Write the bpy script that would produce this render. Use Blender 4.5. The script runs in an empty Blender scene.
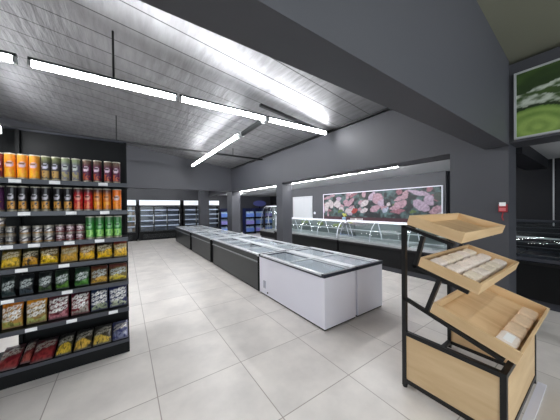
import bpy, bmesh, math, random
import numpy as np
from mathutils import Vector, Matrix
random.seed(7)
SC = bpy.context.scene
COL = SC.collection

# ---------------------------------------------------------------- camera, world, lights, exposure
cam_d = bpy.data.cameras.new('camera'); cam = bpy.data.objects.new('camera', cam_d); COL.objects.link(cam)
cam_d.sensor_fit = 'HORIZONTAL'; cam_d.sensor_width = 36.0; cam_d.lens = 226.94 / 560 * 36.0
cam_d.clip_start = 0.05; cam_d.clip_end = 100
R_ = (0.825595, -0.564163, -0.010620); U_ = (0.013102, 0.000350, 0.999914); F_ = (0.564110, 0.825664, -0.007681)
cam.matrix_world = Matrix(((R_[0], U_[0], -F_[0], 0), (R_[1], U_[1], -F_[1], 0), (R_[2], U_[2], -F_[2], 1.6), (0, 0, 0, 1)))
SC.camera = cam
SC.view_settings.view_transform = 'Standard'; SC.view_settings.look = 'None'
SC.view_settings.gamma = 1.0; SC.view_settings.use_curve_mapping = False
SC.view_settings.exposure = 1.0
W = bpy.data.worlds.new('world'); SC.world = W; W.use_nodes = True
W.node_tree.nodes['Background'].inputs[0].default_value = (0.80, 0.88, 1.0, 1)
W.node_tree.nodes['Background'].inputs[1].default_value = 0.6
def area(name, loc, rot, sx, sy, energy, color=(1, 1, 1)):
    l = bpy.data.lights.new(name, 'AREA'); l.shape = 'RECTANGLE'; l.size = sx; l.size_y = sy; l.energy = energy; l.color = color
    o = bpy.data.objects.new(name, l); o.location = loc; o.rotation_euler = rot; COL.objects.link(o); return o
# daylight through the shop front behind the viewer
area('shopfront_daylight', (0.0, -4.75, 1.5), (math.radians(90), 0, math.radians(0)), 8.0, 2.4, 110, (0.95, 0.97, 1.0))
TUBE = 33.0          # emission of the fluorescent tubes

# ---------------------------------------------------------------- materials
def nm(name):
    m = bpy.data.materials.new(name); m.use_nodes = True
    nt = m.node_tree; return m, nt, nt.nodes['Principled BSDF']
def srgb(r, g, b):
    f = lambda c: (c / 255 / 12.92) if c / 255 <= 0.04045 else ((c / 255 + 0.055) / 1.055) ** 2.4
    return (f(r), f(g), f(b))
def N(nt, t, **kw):
    n = nt.nodes.new(t)
    for k, v in kw.items(): setattr(n, k, v)
    return n
def mat(name, col, rough=0.5, metal=0.0, var=0.08, scale=6.0, bump=0.0, spec=0.5, coat=0.0):
    """plain painted / plastic / metal surface with a light procedural mottling"""
    m, nt, b = nm(name)
    tc = N(nt, 'ShaderNodeTexCoord'); nz = N(nt, 'ShaderNodeTexNoise'); nz.inputs['Scale'].default_value = scale; nz.inputs['Detail'].default_value = 4
    nt.links.new(tc.outputs['Object'], nz.inputs['Vector'])
    mx = N(nt, 'ShaderNodeMix', data_type='RGBA')
    mx.inputs[6].default_value = (*[c * (1 - var) for c in col], 1); mx.inputs[7].default_value = (*[min(1, c * (1 + var)) for c in col], 1)
    nt.links.new(nz.outputs['Fac'], mx.inputs[0]); nt.links.new(mx.outputs[2], b.inputs['Base Color'])
    b.inputs['Roughness'].default_value = rough; b.inputs['Metallic'].default_value = metal
    b.inputs['Specular IOR Level'].default_value = spec; b.inputs['Coat Weight'].default_value = coat
    if bump:
        bp = N(nt, 'ShaderNodeBump'); bp.inputs['Strength'].default_value = bump; bp.inputs['Distance'].default_value = 0.01
        nt.links.new(nz.outputs['Fac'], bp.inputs['Height']); nt.links.new(bp.outputs[0], b.inputs['Normal'])
    return m
def emit(name, col, s):
    m, nt, b = nm(name)
    b.inputs['Base Color'].default_value = (*col, 1); b.inputs['Emission Color'].default_value = (*col, 1); b.inputs['Emission Strength'].default_value = s
    return m
def glass(name, tint=(0.93, 0.96, 0.96), refl=1.0, rough=0.02):
    m, nt, b = nm(name); nt.nodes.remove(b)
    out = nt.nodes['Material Output']
    tr = N(nt, 'ShaderNodeBsdfTransparent'); tr.inputs[0].default_value = (*tint, 1)
    gl = N(nt, 'ShaderNodeBsdfGlossy'); gl.inputs['Roughness'].default_value = rough
    fr = N(nt, 'ShaderNodeFresnel'); fr.inputs[0].default_value = 1.45
    mu = N(nt, 'ShaderNodeMath', operation='MULTIPLY'); mu.inputs[1].default_value = refl; mu.use_clamp = True
    # only the outer faces mirror: no internal reflection inside the thin pane
    ge = N(nt, 'ShaderNodeNewGeometry'); iv = N(nt, 'ShaderNodeMath', operation='SUBTRACT'); iv.inputs[0].default_value = 1.0
    nt.links.new(ge.outputs['Backfacing'], iv.inputs[1]); m2 = N(nt, 'ShaderNodeMath', operation='MULTIPLY')
    mx = N(nt, 'ShaderNodeMixShader')
    nt.links.new(fr.outputs[0], mu.inputs[0]); nt.links.new(mu.outputs[0], m2.inputs[0]); nt.links.new(iv.outputs[0], m2.inputs[1]); nt.links.new(m2.outputs[0], mx.inputs[0])
    nt.links.new(tr.outputs[0], mx.inputs[1]); nt.links.new(gl.outputs[0], mx.inputs[2]); nt.links.new(mx.outputs[0], out.inputs[0])
    return m
def wood(name, c1, c2, axis=0):
    m, nt, b = nm(name)
    tc = N(nt, 'ShaderNodeTexCoord'); mp = N(nt, 'ShaderNodeMapping')
    sc = [7.0, 7.0, 7.0]; sc[axis] = 1.0; mp.inputs['Scale'].default_value = sc
    nz = N(nt, 'ShaderNodeTexNoise'); nz.inputs['Scale'].default_value = 1.6; nz.inputs['Detail'].default_value = 8; nz.inputs['Distortion'].default_value = 0.6
    cr = N(nt, 'ShaderNodeValToRGB'); cr.color_ramp.elements[0].position = 0.32; cr.color_ramp.elements[1].position = 0.68
    cr.color_ramp.elements[0].color = (*c1, 1); cr.color_ramp.elements[1].color = (*c2, 1)
    nt.links.new(tc.outputs['Object'], mp.inputs[0]); nt.links.new(mp.outputs[0], nz.inputs['Vector'])
    nt.links.new(nz.outputs['Fac'], cr.inputs[0]); nt.links.new(cr.outputs[0], b.inputs['Base Color'])
    b.inputs['Roughness'].default_value = 0.5
    return m
def print_mat(name, rough=0.35, coat=0.0, metal=0.0, emission=0.0):
    """printed surface: the artwork is the mesh's own colour attribute, with a fine procedural grain"""
    m, nt, b = nm(name)
    at = N(nt, 'ShaderNodeAttribute', attribute_name='art')
    nz = N(nt, 'ShaderNodeTexNoise'); nz.inputs['Scale'].default_value = 60; tc = N(nt, 'ShaderNodeTexCoord')
    nt.links.new(tc.outputs['Object'], nz.inputs['Vector'])
    hs = N(nt, 'ShaderNodeHueSaturation'); mr = N(nt, 'ShaderNodeMapRange'); mr.inputs[3].default_value = 0.88; mr.inputs[4].default_value = 1.12
    nt.links.new(nz.outputs['Fac'], mr.inputs[0]); nt.links.new(mr.outputs[0], hs.inputs['Value']); nt.links.new(at.outputs['Color'], hs.inputs['Color'])
    nt.links.new(hs.outputs[0], b.inputs['Base Color'])
    b.inputs['Roughness'].default_value = rough; b.inputs['Coat Weight'].default_value = coat; b.inputs['Metallic'].default_value = metal
    return m

WALL = mat('charcoal_wall_paint', srgb(66, 67, 73), 0.55, 0, 0.06, 1.5, 0.03)
DARKW = mat('near_black_wall_panel', srgb(24, 25, 30), 0.5, 0, 0.05, 2, 0, 0.3)
CEIL_FRONT = mat('dull_olive_ceiling_sheet', srgb(118, 118, 104), 0.6, 0, 0.08, 1.2)
CEIL_BACK = mat('pale_grey_ceiling_board', srgb(185, 187, 190), 0.6, 0, 0.04, 1.5)
BLACK = mat('black_powder_coat', srgb(12, 13, 15), 0.5, 0, 0.1, 20, 0, 0.2)
BLACKS = mat('black_steel', srgb(22, 23, 25), 0.35, 0.2, 0.1, 20)
DGREY = mat('dark_grey_steel', srgb(52, 55, 56), 0.38, 0.2, 0.08, 8)
VENT = mat('pale_grey_vent_plastic', srgb(170, 170, 182), .4)
STRIPE = mat('grey_bumper_plastic', srgb(132, 136, 138), .4)
RAIL = mat('grey_price_rail', srgb(56, 58, 66), 0.35, 0.1, 0.08, 12)
WHITE = mat('white_enamel', srgb(232, 231, 242), 0.28, 0, 0.015, 3)
DOORW = mat('off_white_door_paint', srgb(186, 188, 192), 0.45, 0, 0.02, 3)
GREYB = mat('grey_case_lining', srgb(112, 118, 118), 0.5, 0, 0.08, 6)
LINER = mat('white_freezer_liner', srgb(226, 231, 236), 0.45, 0, 0.04, 5)
ALU = mat('light_aluminium', srgb(206, 209, 212), 0.35, 0.5, 0.05, 30)
NAVY = mat('dark_navy_plastic', srgb(38, 42, 56), 0.35, 0, 0.06, 10)
STEEL = mat('brushed_stainless', srgb(190, 192, 194), 0.32, 0.7, 0.08, 40)
PAPER = mat('white_label_paper', srgb(240, 240, 240), 0.6, 0, 0.03, 30)
GLASS = glass('clear_glass'); LIDGLASS = glass('freezer_lid_glass', (0.975, 0.985, 0.99), 1.0, 0.05)
FRIDGEGLASS = glass('fridge_door_glass', (0.84, 0.86, 0.90), 1.0, 0.02)
OAK_X = wood('oak_veneer', srgb(206, 172, 128), srgb(224, 194, 152), 0)
OAK_Y = wood('oak_veneer_long', srgb(206, 172, 128), srgb(224, 194, 152), 1)
OAK_P = wood('oak_panel', srgb(210, 178, 134), srgb(226, 198, 158), 1)
TUBE_M = emit('lit_fluorescent_tube', (0.97, 0.985, 1.0), TUBE)
LED = emit('fridge_led_strip', (0.82, 0.91, 1.0), 0.16)
CLAMP = emit('counter_lamp', (0.95, 0.97, 1.0), 1.8)
HEADER = emit('lit_blank_header_panel', (0.88, 0.93, 1.0), 0.17)
FRIDGE_IN = mat('fridge_interior_lining', srgb(146, 152, 160), 0.5, 0, 0.06, 5)
RED = mat('red_plastic', srgb(150, 30, 42), 0.45)
BLUEP = mat('blue_water_shelf_steel', srgb(16, 24, 66), 0.4)
ART = print_mat('glossy_printed_film', 0.3, 0.3)
ARTC = print_mat('printed_can_sleeve', 0.32, 0.2, 0.1)
POSTER = print_mat('printed_poster_vinyl', 0.5)

def floor_mat():
    m, nt, b = nm('pale_stone_floor_tiles')
    ge = N(nt, 'ShaderNodeNewGeometry'); sx = N(nt, 'ShaderNodeSeparateXYZ'); nt.links.new(ge.outputs['Position'], sx.inputs[0])
    def axis(out, off):
        a = N(nt, 'ShaderNodeMath', operation='SUBTRACT'); a.inputs[1].default_value = off; nt.links.new(out, a.inputs[0])
        d = N(nt, 'ShaderNodeMath', operation='DIVIDE'); d.inputs[1].default_value = 0.767; nt.links.new(a.outputs[0], d.inputs[0])
        fl = N(nt, 'ShaderNodeMath', operation='FLOOR'); nt.links.new(d.outputs[0], fl.inputs[0])
        pp = N(nt, 'ShaderNodeMath', operation='PINGPONG'); pp.inputs[1].default_value = 0.5; nt.links.new(d.outputs[0], pp.inputs[0])
        return pp.outputs[0], fl.outputs[0]
    px, fx = axis(sx.outputs[0], 0.21); py, fy = axis(sx.outputs[1], 1.42)
    mn = N(nt, 'ShaderNodeMath', operation='MINIMUM'); nt.links.new(px, mn.inputs[0]); nt.links.new(py, mn.inputs[1])
    lt = N(nt, 'ShaderNodeMapRange'); lt.inputs[1].default_value = 0.003; lt.inputs[2].default_value = 0.007; lt.inputs[3].default_value = 1; lt.inputs[4].default_value = 0
    nt.links.new(mn.outputs[0], lt.inputs[0])
    cb = N(nt, 'ShaderNodeCombineXYZ'); nt.links.new(fx, cb.inputs[0]); nt.links.new(fy, cb.inputs[1])
    wn = N(nt, 'ShaderNodeTexWhiteNoise'); nt.links.new(cb.outputs[0], wn.inputs[0])
    # cloudy stone pattern, shifted from tile to tile
    ad = N(nt, 'ShaderNodeVectorMath', operation='MULTIPLY_ADD'); ad.inputs[1].default_value = (9, 9, 9)
    nt.links.new(wn.outputs['Color'], ad.inputs[0]); nt.links.new(ge.outputs['Position'], ad.inputs[2])
    nz = N(nt, 'ShaderNodeTexNoise'); nz.inputs['Scale'].default_value = 2.3; nz.inputs['Detail'].default_value = 7; nz.inputs['Roughness'].default_value = 0.6
    nt.links.new(ad.outputs[0], nz.inputs['Vector'])
    cr = N(nt, 'ShaderNodeValToRGB'); e = cr.color_ramp.elements
    e[0].position = 0.25; e[0].color = (*srgb(192, 187, 183), 1); e[1].position = 0.75; e[1].color = (*srgb(224, 218, 212), 1)
    nt.links.new(nz.outputs['Fac'], cr.inputs[0])
    mx = N(nt, 'ShaderNodeMix', data_type='RGBA'); mx.inputs[7].default_value = (*srgb(152, 144, 138), 1)
    nt.links.new(lt.outputs[0], mx.inputs[0]); nt.links.new(cr.outputs[0], mx.inputs[6]); nt.links.new(mx.outputs[2], b.inputs['Base Color'])
    b.inputs['Roughness'].default_value = 0.34; b.inputs['Specular IOR Level'].default_value = 0.4
    return m
FLOOR = floor_mat()

def foil_mat():
    """silver foil insulation sheets: slightly rippled, with taped seams along X"""
    m, nt, b = nm('silver_foil_insulation')
    ge = N(nt, 'ShaderNodeNewGeometry'); sx = N(nt, 'ShaderNodeSeparateXYZ'); nt.links.new(ge.outputs['Position'], sx.inputs[0])
    d = N(nt, 'ShaderNodeMath', operation='MULTIPLY_ADD'); d.inputs[1].default_value = 1 / 0.385; d.inputs[2].default_value = -3.06 / 0.385
    nt.links.new(sx.outputs[1], d.inputs[0])
    pp = N(nt, 'ShaderNodeMath', operation='PINGPONG'); pp.inputs[1].default_value = 0.5; nt.links.new(d.outputs[0], pp.inputs[0])
    lt = N(nt, 'ShaderNodeMapRange'); lt.inputs[1].default_value = 0.014; lt.inputs[2].default_value = 0.03; lt.inputs[3].default_value = 1; lt.inputs[4].default_value = 0
    nt.links.new(pp.outputs[0], lt.inputs[0])
    mp = N(nt, 'ShaderNodeMapping'); mp.inputs['Scale'].default_value = (7, 1.1, 1); nt.links.new(ge.outputs['Position'], mp.inputs[0])
    nz = N(nt, 'ShaderNodeTexNoise'); nz.inputs['Scale'].default_value = 2.0; nz.inputs['Detail'].default_value = 6; nt.links.new(mp.outputs[0], nz.inputs['Vector'])
    n2 = N(nt, 'ShaderNodeTexNoise'); n2.inputs['Scale'].default_value = 1.1; n2.inputs['Detail'].default_value = 5; nt.links.new(ge.outputs['Position'], n2.inputs['Vector'])
    am = N(nt, 'ShaderNodeMath', operation='ADD'); nt.links.new(nz.outputs['Fac'], am.inputs[0]); nt.links.new(n2.outputs['Fac'], am.inputs[1])
    cr = N(nt, 'ShaderNodeValToRGB'); e = cr.color_ramp.elements
    e[0].position = 0.3; e[0].color = (*srgb(128, 128, 130), 1); e[1].position = 0.75; e[1].color = (*srgb(172, 172, 175), 1)
    hf = N(nt, 'ShaderNodeMath', operation='MULTIPLY'); hf.inputs[1].default_value = 0.5; nt.links.new(am.outputs[0], hf.inputs[0]); nt.links.new(hf.outputs[0], cr.inputs[0])
    mx = N(nt, 'ShaderNodeMix', data_type='RGBA'); mx.inputs[7].default_value = (*srgb(78, 78, 80), 1)
    nt.links.new(lt.outputs[0], mx.inputs[0]); nt.links.new(cr.outputs[0], mx.inputs[6]); nt.links.new(mx.outputs[2], b.inputs['Base Color'])
    bp = N(nt, 'ShaderNodeBump'); bp.inputs['Strength'].default_value = 0.35; bp.inputs['Distance'].default_value = 0.05
    nt.links.new(am.outputs[0], bp.inputs['Height']); nt.links.new(bp.outputs[0], b.inputs['Normal'])
    b.inputs['Metallic'].default_value = 0.75; b.inputs['Roughness'].default_value = 0.47
    return m
FOIL = foil_mat()

# ---------------------------------------------------------------- mesh helpers
def BM(): return bmesh.new()
def box(bm, x0, x1, y0, y1, z0, z1, mtx=None):
    v = [bm.verts.new((x, y, z)) for x in (x0, x1) for y in (y0, y1) for z in (z0, z1)]
    for f in ((0, 1, 3, 2), (4, 6, 7, 5), (0, 4, 5, 1), (2, 3, 7, 6), (0, 2, 6, 4), (1, 5, 7, 3)):
        bm.faces.new([v[i] for i in f])
    if mtx: bmesh.ops.transform(bm, matrix=mtx, verts=v)
    return v
def prism(bm, pts, a0, a1, axis=1):
    """outline pts in the two remaining axes, extruded along axis from a0 to a1"""
    def P(p, a):
        return (a, p[0], p[1]) if axis == 0 else (p[0], a, p[1]) if axis == 1 else (p[0], p[1], a)
    A = [bm.verts.new(P(p, a0)) for p in pts]; B = [bm.verts.new(P(p, a1)) for p in pts]
    n = len(pts)
    bm.faces.new(A); bm.faces.new(B[::-1])
    for i in range(n): bm.faces.new((A[i], B[i], B[(i + 1) % n], A[(i + 1) % n]))
def bar(bm, p, q, w, h=None):
    """square bar from p to q"""
    h = h or w; p = Vector(p); q = Vector(q); d = q - p
    up = Vector((0, 0, 1)) if abs(d.normalized().z) < 0.95 else Vector((0, 1, 0))
    s = d.cross(up).normalized() * w / 2; t = s.cross(d).normalized() * h / 2
    v = [bm.verts.new(c + a * s + b * t) for c in (p, q) for a, b in ((-1, -1), (1, -1), (1, 1), (-1, 1))]
    for f in ((0, 1, 2, 3), (7, 6, 5, 4), (0, 4, 5, 1), (1, 5, 6, 2), (2, 6, 7, 3), (3, 7, 4, 0)): bm.faces.new([v[i] for i in f])
def lathe(bm, prof, n=20, cx=0, cy=0, cap=True):
    rings = []
    for r, z in prof: rings.append([bm.verts.new((cx + r * math.cos(2 * math.pi * i / n), cy + r * math.sin(2 * math.pi * i / n), z)) for i in range(n)])
    for a, b in zip(rings, rings[1:]):
        for i in range(n): bm.faces.new((a[i], a[(i + 1) % n], b[(i + 1) % n], b[i]))
    if cap: bm.faces.new(rings[0][::-1]); bm.faces.new(rings[-1])
def tube(bm, pts, r, n=8):
    pts = [Vector(p) for p in pts]; rings = []
    for i, p in enumerate(pts):
        d = (pts[min(i + 1, len(pts) - 1)] - pts[max(i - 1, 0)]).normalized()
        up = Vector((0, 0, 1)) if abs(d.z) < 0.9 else Vector((1, 0, 0))
        s = d.cross(up).normalized(); t = s.cross(d)
        rings.append([bm.verts.new(p + r * (math.cos(2 * math.pi * k / n) * s + math.sin(2 * math.pi * k / n) * t)) for k in range(n)])
    for a, b in zip(rings, rings[1:]):
        for i in range(n): bm.faces.new((a[i], a[(i + 1) % n], b[(i + 1) % n], b[i]))
    bm.faces.new(rings[0][::-1]); bm.faces.new(rings[-1])
def sheet(bm, pts, y0, y1, th=0.006):
    """curved sheet: outline in (x,z), extruded along y, with thickness"""
    up = []
    for i, p in enumerate(pts):
        a = pts[max(i - 1, 0)]; b = pts[min(i + 1, len(pts) - 1)]
        d = Vector((b[0] - a[0], b[1] - a[1])).normalized(); up.append((p[0] - d.y * th, p[1] + d.x * th))
    prism(bm, pts + up[::-1], y0, y1, 1)
def obj(name, bm, m, parent=None, smooth=False, bevel=0.0):
    me = bpy.data.meshes.new(name)
    bmesh.ops.recalc_face_normals(bm, faces=bm.faces); bm.to_mesh(me); bm.free()
    me.materials.append(m)
    if smooth: me.polygons.foreach_set('use_smooth', [True] * len(me.polygons))
    o = bpy.data.objects.new(name, me); COL.objects.link(o)
    if parent: o.parent = parent
    if bevel:
        b = o.modifiers.new('bevel', 'BEVEL'); b.width = bevel; b.segments = 2; b.limit_method = 'ANGLE'
    return o
def bx(name, dims, m, parent=None, bevel=0.0):
    b = BM(); box(b, *dims); return obj(name, b, m, parent, False, bevel)
def thing(name, label, cat, loc=(0, 0, 0), group=None, rz=0):
    o = bpy.data.objects.new(name, None); COL.objects.link(o); o.empty_display_size = 0.1
    o.location = loc; o.rotation_euler = (0, 0, rz); return tag(o, label, cat, group)
def tag(o, label, cat, group=None):
    o['label'] = label; o['category'] = cat
    if group: o['group'] = group
    return o
def struct(o): o['kind'] = 'structure'; return o
def dup(root, loc, label, group=None, rz=None):
    r = root.copy(); COL.objects.link(r); r.location = loc; r['label'] = label
    if rz is not None: r.rotation_euler = (0, 0, rz)
    if group: r['group'] = group
    for ch in root.children:
        c = ch.copy(); COL.objects.link(c); c.parent = r
        for g in ch.children:
            d = g.copy(); COL.objects.link(d); d.parent = c
    return r
ORD = ['first', 'second', 'third', 'fourth', 'fifth', 'sixth', 'seventh', 'eighth', 'ninth', 'tenth', 'eleventh', 'twelfth']
def paint(me, cols):
    a = me.color_attributes.new('art', 'FLOAT_COLOR', 'POINT')
    a.data.foreach_set('color', np.concatenate([np.asarray(cols, float), np.ones((len(cols), 1))], 1).astype(np.float32).ravel())

# ---------------------------------------------------------------- structure
def CZ(x): return 3.41 + 0.125 * (4 - x)         # underside of the sloping roof
struct(bx('floor', (-6.2, 9.2, -5.2, 15.2, -0.15, 0), FLOOR))
b = BM(); prism(b, [(-6.2, CZ(-6.2)), (4.5, CZ(4.5)), (4.5, CZ(4.5) + .1), (-6.2, CZ(-6.2) + .1)], 0.85, 10.0, 1); struct(obj('ceiling', b, FOIL))
b = BM(); prism(b, [(-6.2, CZ(-6.2)), (4.5, CZ(4.5)), (4.5, CZ(4.5) + .1), (-6.2, CZ(-6.2) + .1)], -5.2, 0.85, 1); struct(obj('ceiling_front', b, CEIL_FRONT))
struct(bx('ceiling_back', (4.4, 9.2, -5.2, 14.9, 2.47, 2.6), CEIL_BACK))
struct(bx('ceiling_far', (-6.2, 4.4, 10.06, 14.9, 2.85, 3.0), WALL))
# main beam over the viewer, running across the hall
b = BM(); prism(b, [(-6.2, 2.36), (4.0, 2.36), (4.0, CZ(4.0)), (-6.2, CZ(-6.2))], 0.73, 0.97, 1); struct(obj('trim_1', b, WALL))
# cross beam on the row of pillars
struct(bx('trim_2', (4.0, 4.40, -5.2, 14.3, 2.385, CZ(4.4)), WALL))
# beam at the far end of the hall
b = BM(); prism(b, [(-6.2, 2.40), (4.0, 2.40), (4.0, CZ(4.0)), (-6.2, CZ(-6.2))], 9.76, 10.06, 1); struct(obj('trim_3', b, WALL))
# bulkhead that carries the main beam on to the outer wall
struct(bx('trim_4', (4.40, 6.6, 0.68, 0.97, 2.30, 2.47), DARKW))
for i, (x0, x1, y0, y1) in enumerate([(4.0, 4.38, 0.735, 1.36), (4.0, 4.36, 5.72, 6.05), (4.0, 4.42, 9.72, 10.28), (3.36, 3.84, 12.55, 12.95)]):
    struct(bx('pillar_%d' % (i + 1), (x0, x1, y0, y1, 0, 2.385 if i < 3 else 2.85), WALL))
struct(bx('wall_right', (6.45, 6.65, 2.28, 9.0, 0, 2.47), WALL))
struct(bx('wall_right_front', (6.60, 6.80, -5.2, 2.28, 0, 2.47), DARKW))
struct(bx('wall_right_far', (8.9, 9.1, 9.0, 14.3, 0, 2.47), DARKW))
struct(bx('wall_right_return', (6.65, 8.9, 8.9, 9.0, 0, 2.47), WALL))
struct(bx('wall_far', (-6.2, 9.2, 14.3, 14.5, 0, 3.0), WALL))
struct(bx('wall_left', (-6.2, -6.0, -5.2, 14.3, 0, 5.0), WALL))
# shop front behind the viewer: piers, sill-less openings and a head
b = BM()
for x0, x1 in ((-6.2, -4.2), (-0.3, 0.3), (4.2, 9.2)): box(b, x0, x1, -4.6, -4.4, 0, 2.8)
box(b, -6.2, 9.2, -4.6, -4.4, 2.8, 5.0); struct(obj('wall_front', b, WALL))
struct(bx('window_1', (-4.2, -0.3, -4.52, -4.50, 0, 2.8), GLASS)); struct(bx('window_2', (0.3, 4.2, -4.52, -4.50, 0, 2.8), GLASS))
# white joint strip of the dark cold-room wall
struct(bx('trim_5', (6.588, 6.60, 0.605, 0.625, 0.2, 2.47), ALU))
# dark steel purlin along the pillars end of a ceiling seam
b = BM(); prism(b, [(2.2, CZ(2.2) - .045), (4.0, CZ(4.0) - .045), (4.0, CZ(4.0)), (2.2, CZ(2.2))], 3.83, 3.90, 1); struct(obj('trim_6', b, BLACKS))
b = BM(); box(b, 3.965, 4.0, 0.97, 9.76, CZ(4.0) - .03, CZ(4.0)); struct(obj('trim_7', b, BLACKS))

# double door in the outer wall
d = bpy.data.objects.new('door_1', None); COL.objects.link(d); d.location = (6.45, 7.08, 0); struct(d)
b = BM(); box(b, -.03, 0, -.05, 0, 0, 2.10); box(b, -.03, 0, 1.2, 1.25, 0, 2.10); box(b, -.03, 0, 0, 1.2, 2.05, 2.10); obj('door_frame', b, DOORW, d)
for y0 in (0.005, 0.605):
    l = bx('door_leaf', (-.02, 0, y0, y0 + .59, 0.01, 2.045), DOORW, d)
b = BM(); tube(b, [(-.05, .56, .95), (-.05, .56, 1.15)], .012); obj('door_handle', b, STEEL, d)

# ---------------------------------------------------------------- posters
def grid_poster(name, label, cat, w, h, nx, ny, art, loc, frame_w, frame_m, depth=0.03, rz=0):
    """poster in the local YZ plane facing -X; u runs from far (large y) to near, v upwards"""
    t = thing(name, label, cat, loc)
    b = BM(); vs = []; cols = []
    for j in range(ny + 1):
        for i in range(nx + 1):
            u, v = i / nx, j / ny
            vs.append(b.verts.new((-depth, (1 - u) * w, v * h))); cols.append(art(u, v))
    for j in range(ny):
        for i in range(nx):
            k = j * (nx + 1) + i; b.faces.new((vs[k], vs[k + 1], vs[k + nx + 2], vs[k + nx + 1]))
    o = obj('print', b, POSTER, t); paint(o.data, cols)
    b = BM(); box(b, -depth + .002, -0.002, 0, w, 0, h); obj('backing_board', b, DARKW, t)
    b = BM(); f = frame_w; e = depth + .01
    box(b, -e, -0.001, -f, 0, -f, h + f); box(b, -e, -0.001, w, w + f, -f, h + f); box(b, -e, -0.001, 0, w, h, h + f); box(b, -e, -0.001, 0, w, -f, 0)
    obj('frame', b, frame_m, t); return t
def vnoise(x, y, s=0):
    def h(i, j): return (math.sin(i * 127.1 + j * 311.7 + s * 74.7) * 43758.5453) % 1.0
    i, j = math.floor(x), math.floor(y); fx, fy = x - i, y - j; fx = fx * fx * (3 - 2 * fx); fy = fy * fy * (3 - 2 * fy)
    return (h(i, j) * (1 - fx) + h(i + 1, j) * fx) * (1 - fy) + (h(i, j + 1) * (1 - fx) + h(i + 1, j + 1) * fx) * fy
def fbm(x, y, s=0): return .55 * vnoise(x, y, s) + .3 * vnoise(x * 2.1, y * 2.1, s + 1) + .15 * vnoise(x * 4.3, y * 4.3, s + 2)
def lerp(a, b, t): t = max(0, min(1, t)); return tuple(p + (q - p) * t for p, q in zip(a, b))
ASP = 4.0 / 1.0
MEAT = []
_r = random.Random(11)
# (u, v, radius along, radius across, tilt, colour) of the cuts of meat laid out on the poster
for u, v, a, c, t, k in [(.04, .55, .075, .22, 1.2, 'w'), (.10, .62, .06, .2, 1.9, 'w'), (.07, .9, .12, .1, .2, 'p'), (.17, .62, .05, .25, 1.4, 'w'), (.29, .92, .06, .13, 1.3, 'p'), (.32, .68, .08, .13, .6, 'p'), (.35, .93, .07, .1, .4, 'r'), (.27, .65, .05, .2, 1.5, 'p'),
        (.31, .40, .1, .15, .3, 'w'), (.36, .38, .06, .12, .2, 'R'), (.33, .5, .05, .08, .2, 'p'), (.46, .62, .075, .15, .6, 'w'), (.45, .38, .06, .12, .2, 'w'), (.52, .85, .06, .13, .8, 'l'), (.57, .75, .07, .3, 1.5, 'p'), (.55, .45, .075, .14, .3, 'p'), (.60, .62, .05, .15, 1.3, 'l'),
        (.635, .42, .05, .13, .5, 'b'), (.66, .58, .03, .1, .8, 'w'), (.73, .36, .09, .1, .15, 'r'), (.745, .57, .08, .15, .5, 'p'), (.78, .82, .06, .14, .9, 'p'), (.73, .72, .05, .1, .4, 'p'), (.88, .52, .10, .2, -.6, 'l'), (.87, .86, .12, .12, -.3, 'l'), (.93, .66, .06, .2, -.9, 'l'), (.975, .42, .08, .16, .6, 'p'), (.985, .75, .04, .2, 1.4, 'd'), (.83, .35, .04, .07, .2, 'g'), (.20, .35, .05, .1, .4, 'g')]:
    MEAT.append((u, v, a, c, t, k))
MC = {'w': srgb(214, 200, 204), 'p': srgb(190, 150, 164), 'r': srgb(160, 104, 118), 'R': srgb(188, 62, 58), 'l': srgb(192, 168, 190), 'b': srgb(176, 184, 206), 'd': srgb(70, 78, 72), 'g': srgb(96, 120, 60)}
MEAT_ALL = [(_r.random(), _r.uniform(.25, .97), _r.uniform(.03, .06), _r.uniform(.08, .16), _r.uniform(-.6, 1.6), _r.choice('wpplrdg')) for _ in range(26)] + MEAT
def meat_art(u, v):
    bg = lerp(srgb(18, 24, 28), srgb(78, 104, 104), (fbm(u * 30, v * 8, 3) - .42) * 2.6)
    if v < .17: bg = lerp(srgb(52, 20, 32), srgb(70, 28, 40), fbm(u * 20, v * 6, 5))
    col = bg
    nx = (fbm(u * 30, v * 8, 8) - .5) * .5; ny = (fbm(u * 30 + 9, v * 8, 9) - .5) * .5
    for (cu, cv, a, c, t, k) in MEAT_ALL:
        du = (u - cu) * ASP; dv = (v - cv); du += nx * .22; dv += ny * .22
        x = du * math.cos(t) + dv * math.sin(t); y = -du * math.sin(t) + dv * math.cos(t)
        q = (x / (a * ASP * .62)) ** 2 + (y / (c * .62)) ** 2
        if q < 1 and v > .17:
            st = .5 + .5 * math.sin(x * 60 + fbm(u * 60, v * 16, 2) * 9)
            mo = fbm(u * 90, v * 24, 6); base_ = tuple(z * .80 for z in MC[k])
            col = lerp(base_, tuple(z * .30 for z in base_), max(.45 * st, (mo - .45) * 2.2, (q - .70) * 3.2))
    # small unreadable white lettering on the lower band
    if .06 < v < .12 and (.31 < u < .44 or .84 < u < .9) and (math.sin(u * 900) > -.3): col = srgb(210, 205, 205)
    return col
grid_poster('meat_poster', 'long framed poster of meat cuts with pink and white pieces on dark ground', 'poster', 4.00, 0.985, 300, 76, meat_art, (6.45, 2.36, 1.115), 0.024, WHITE)
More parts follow.
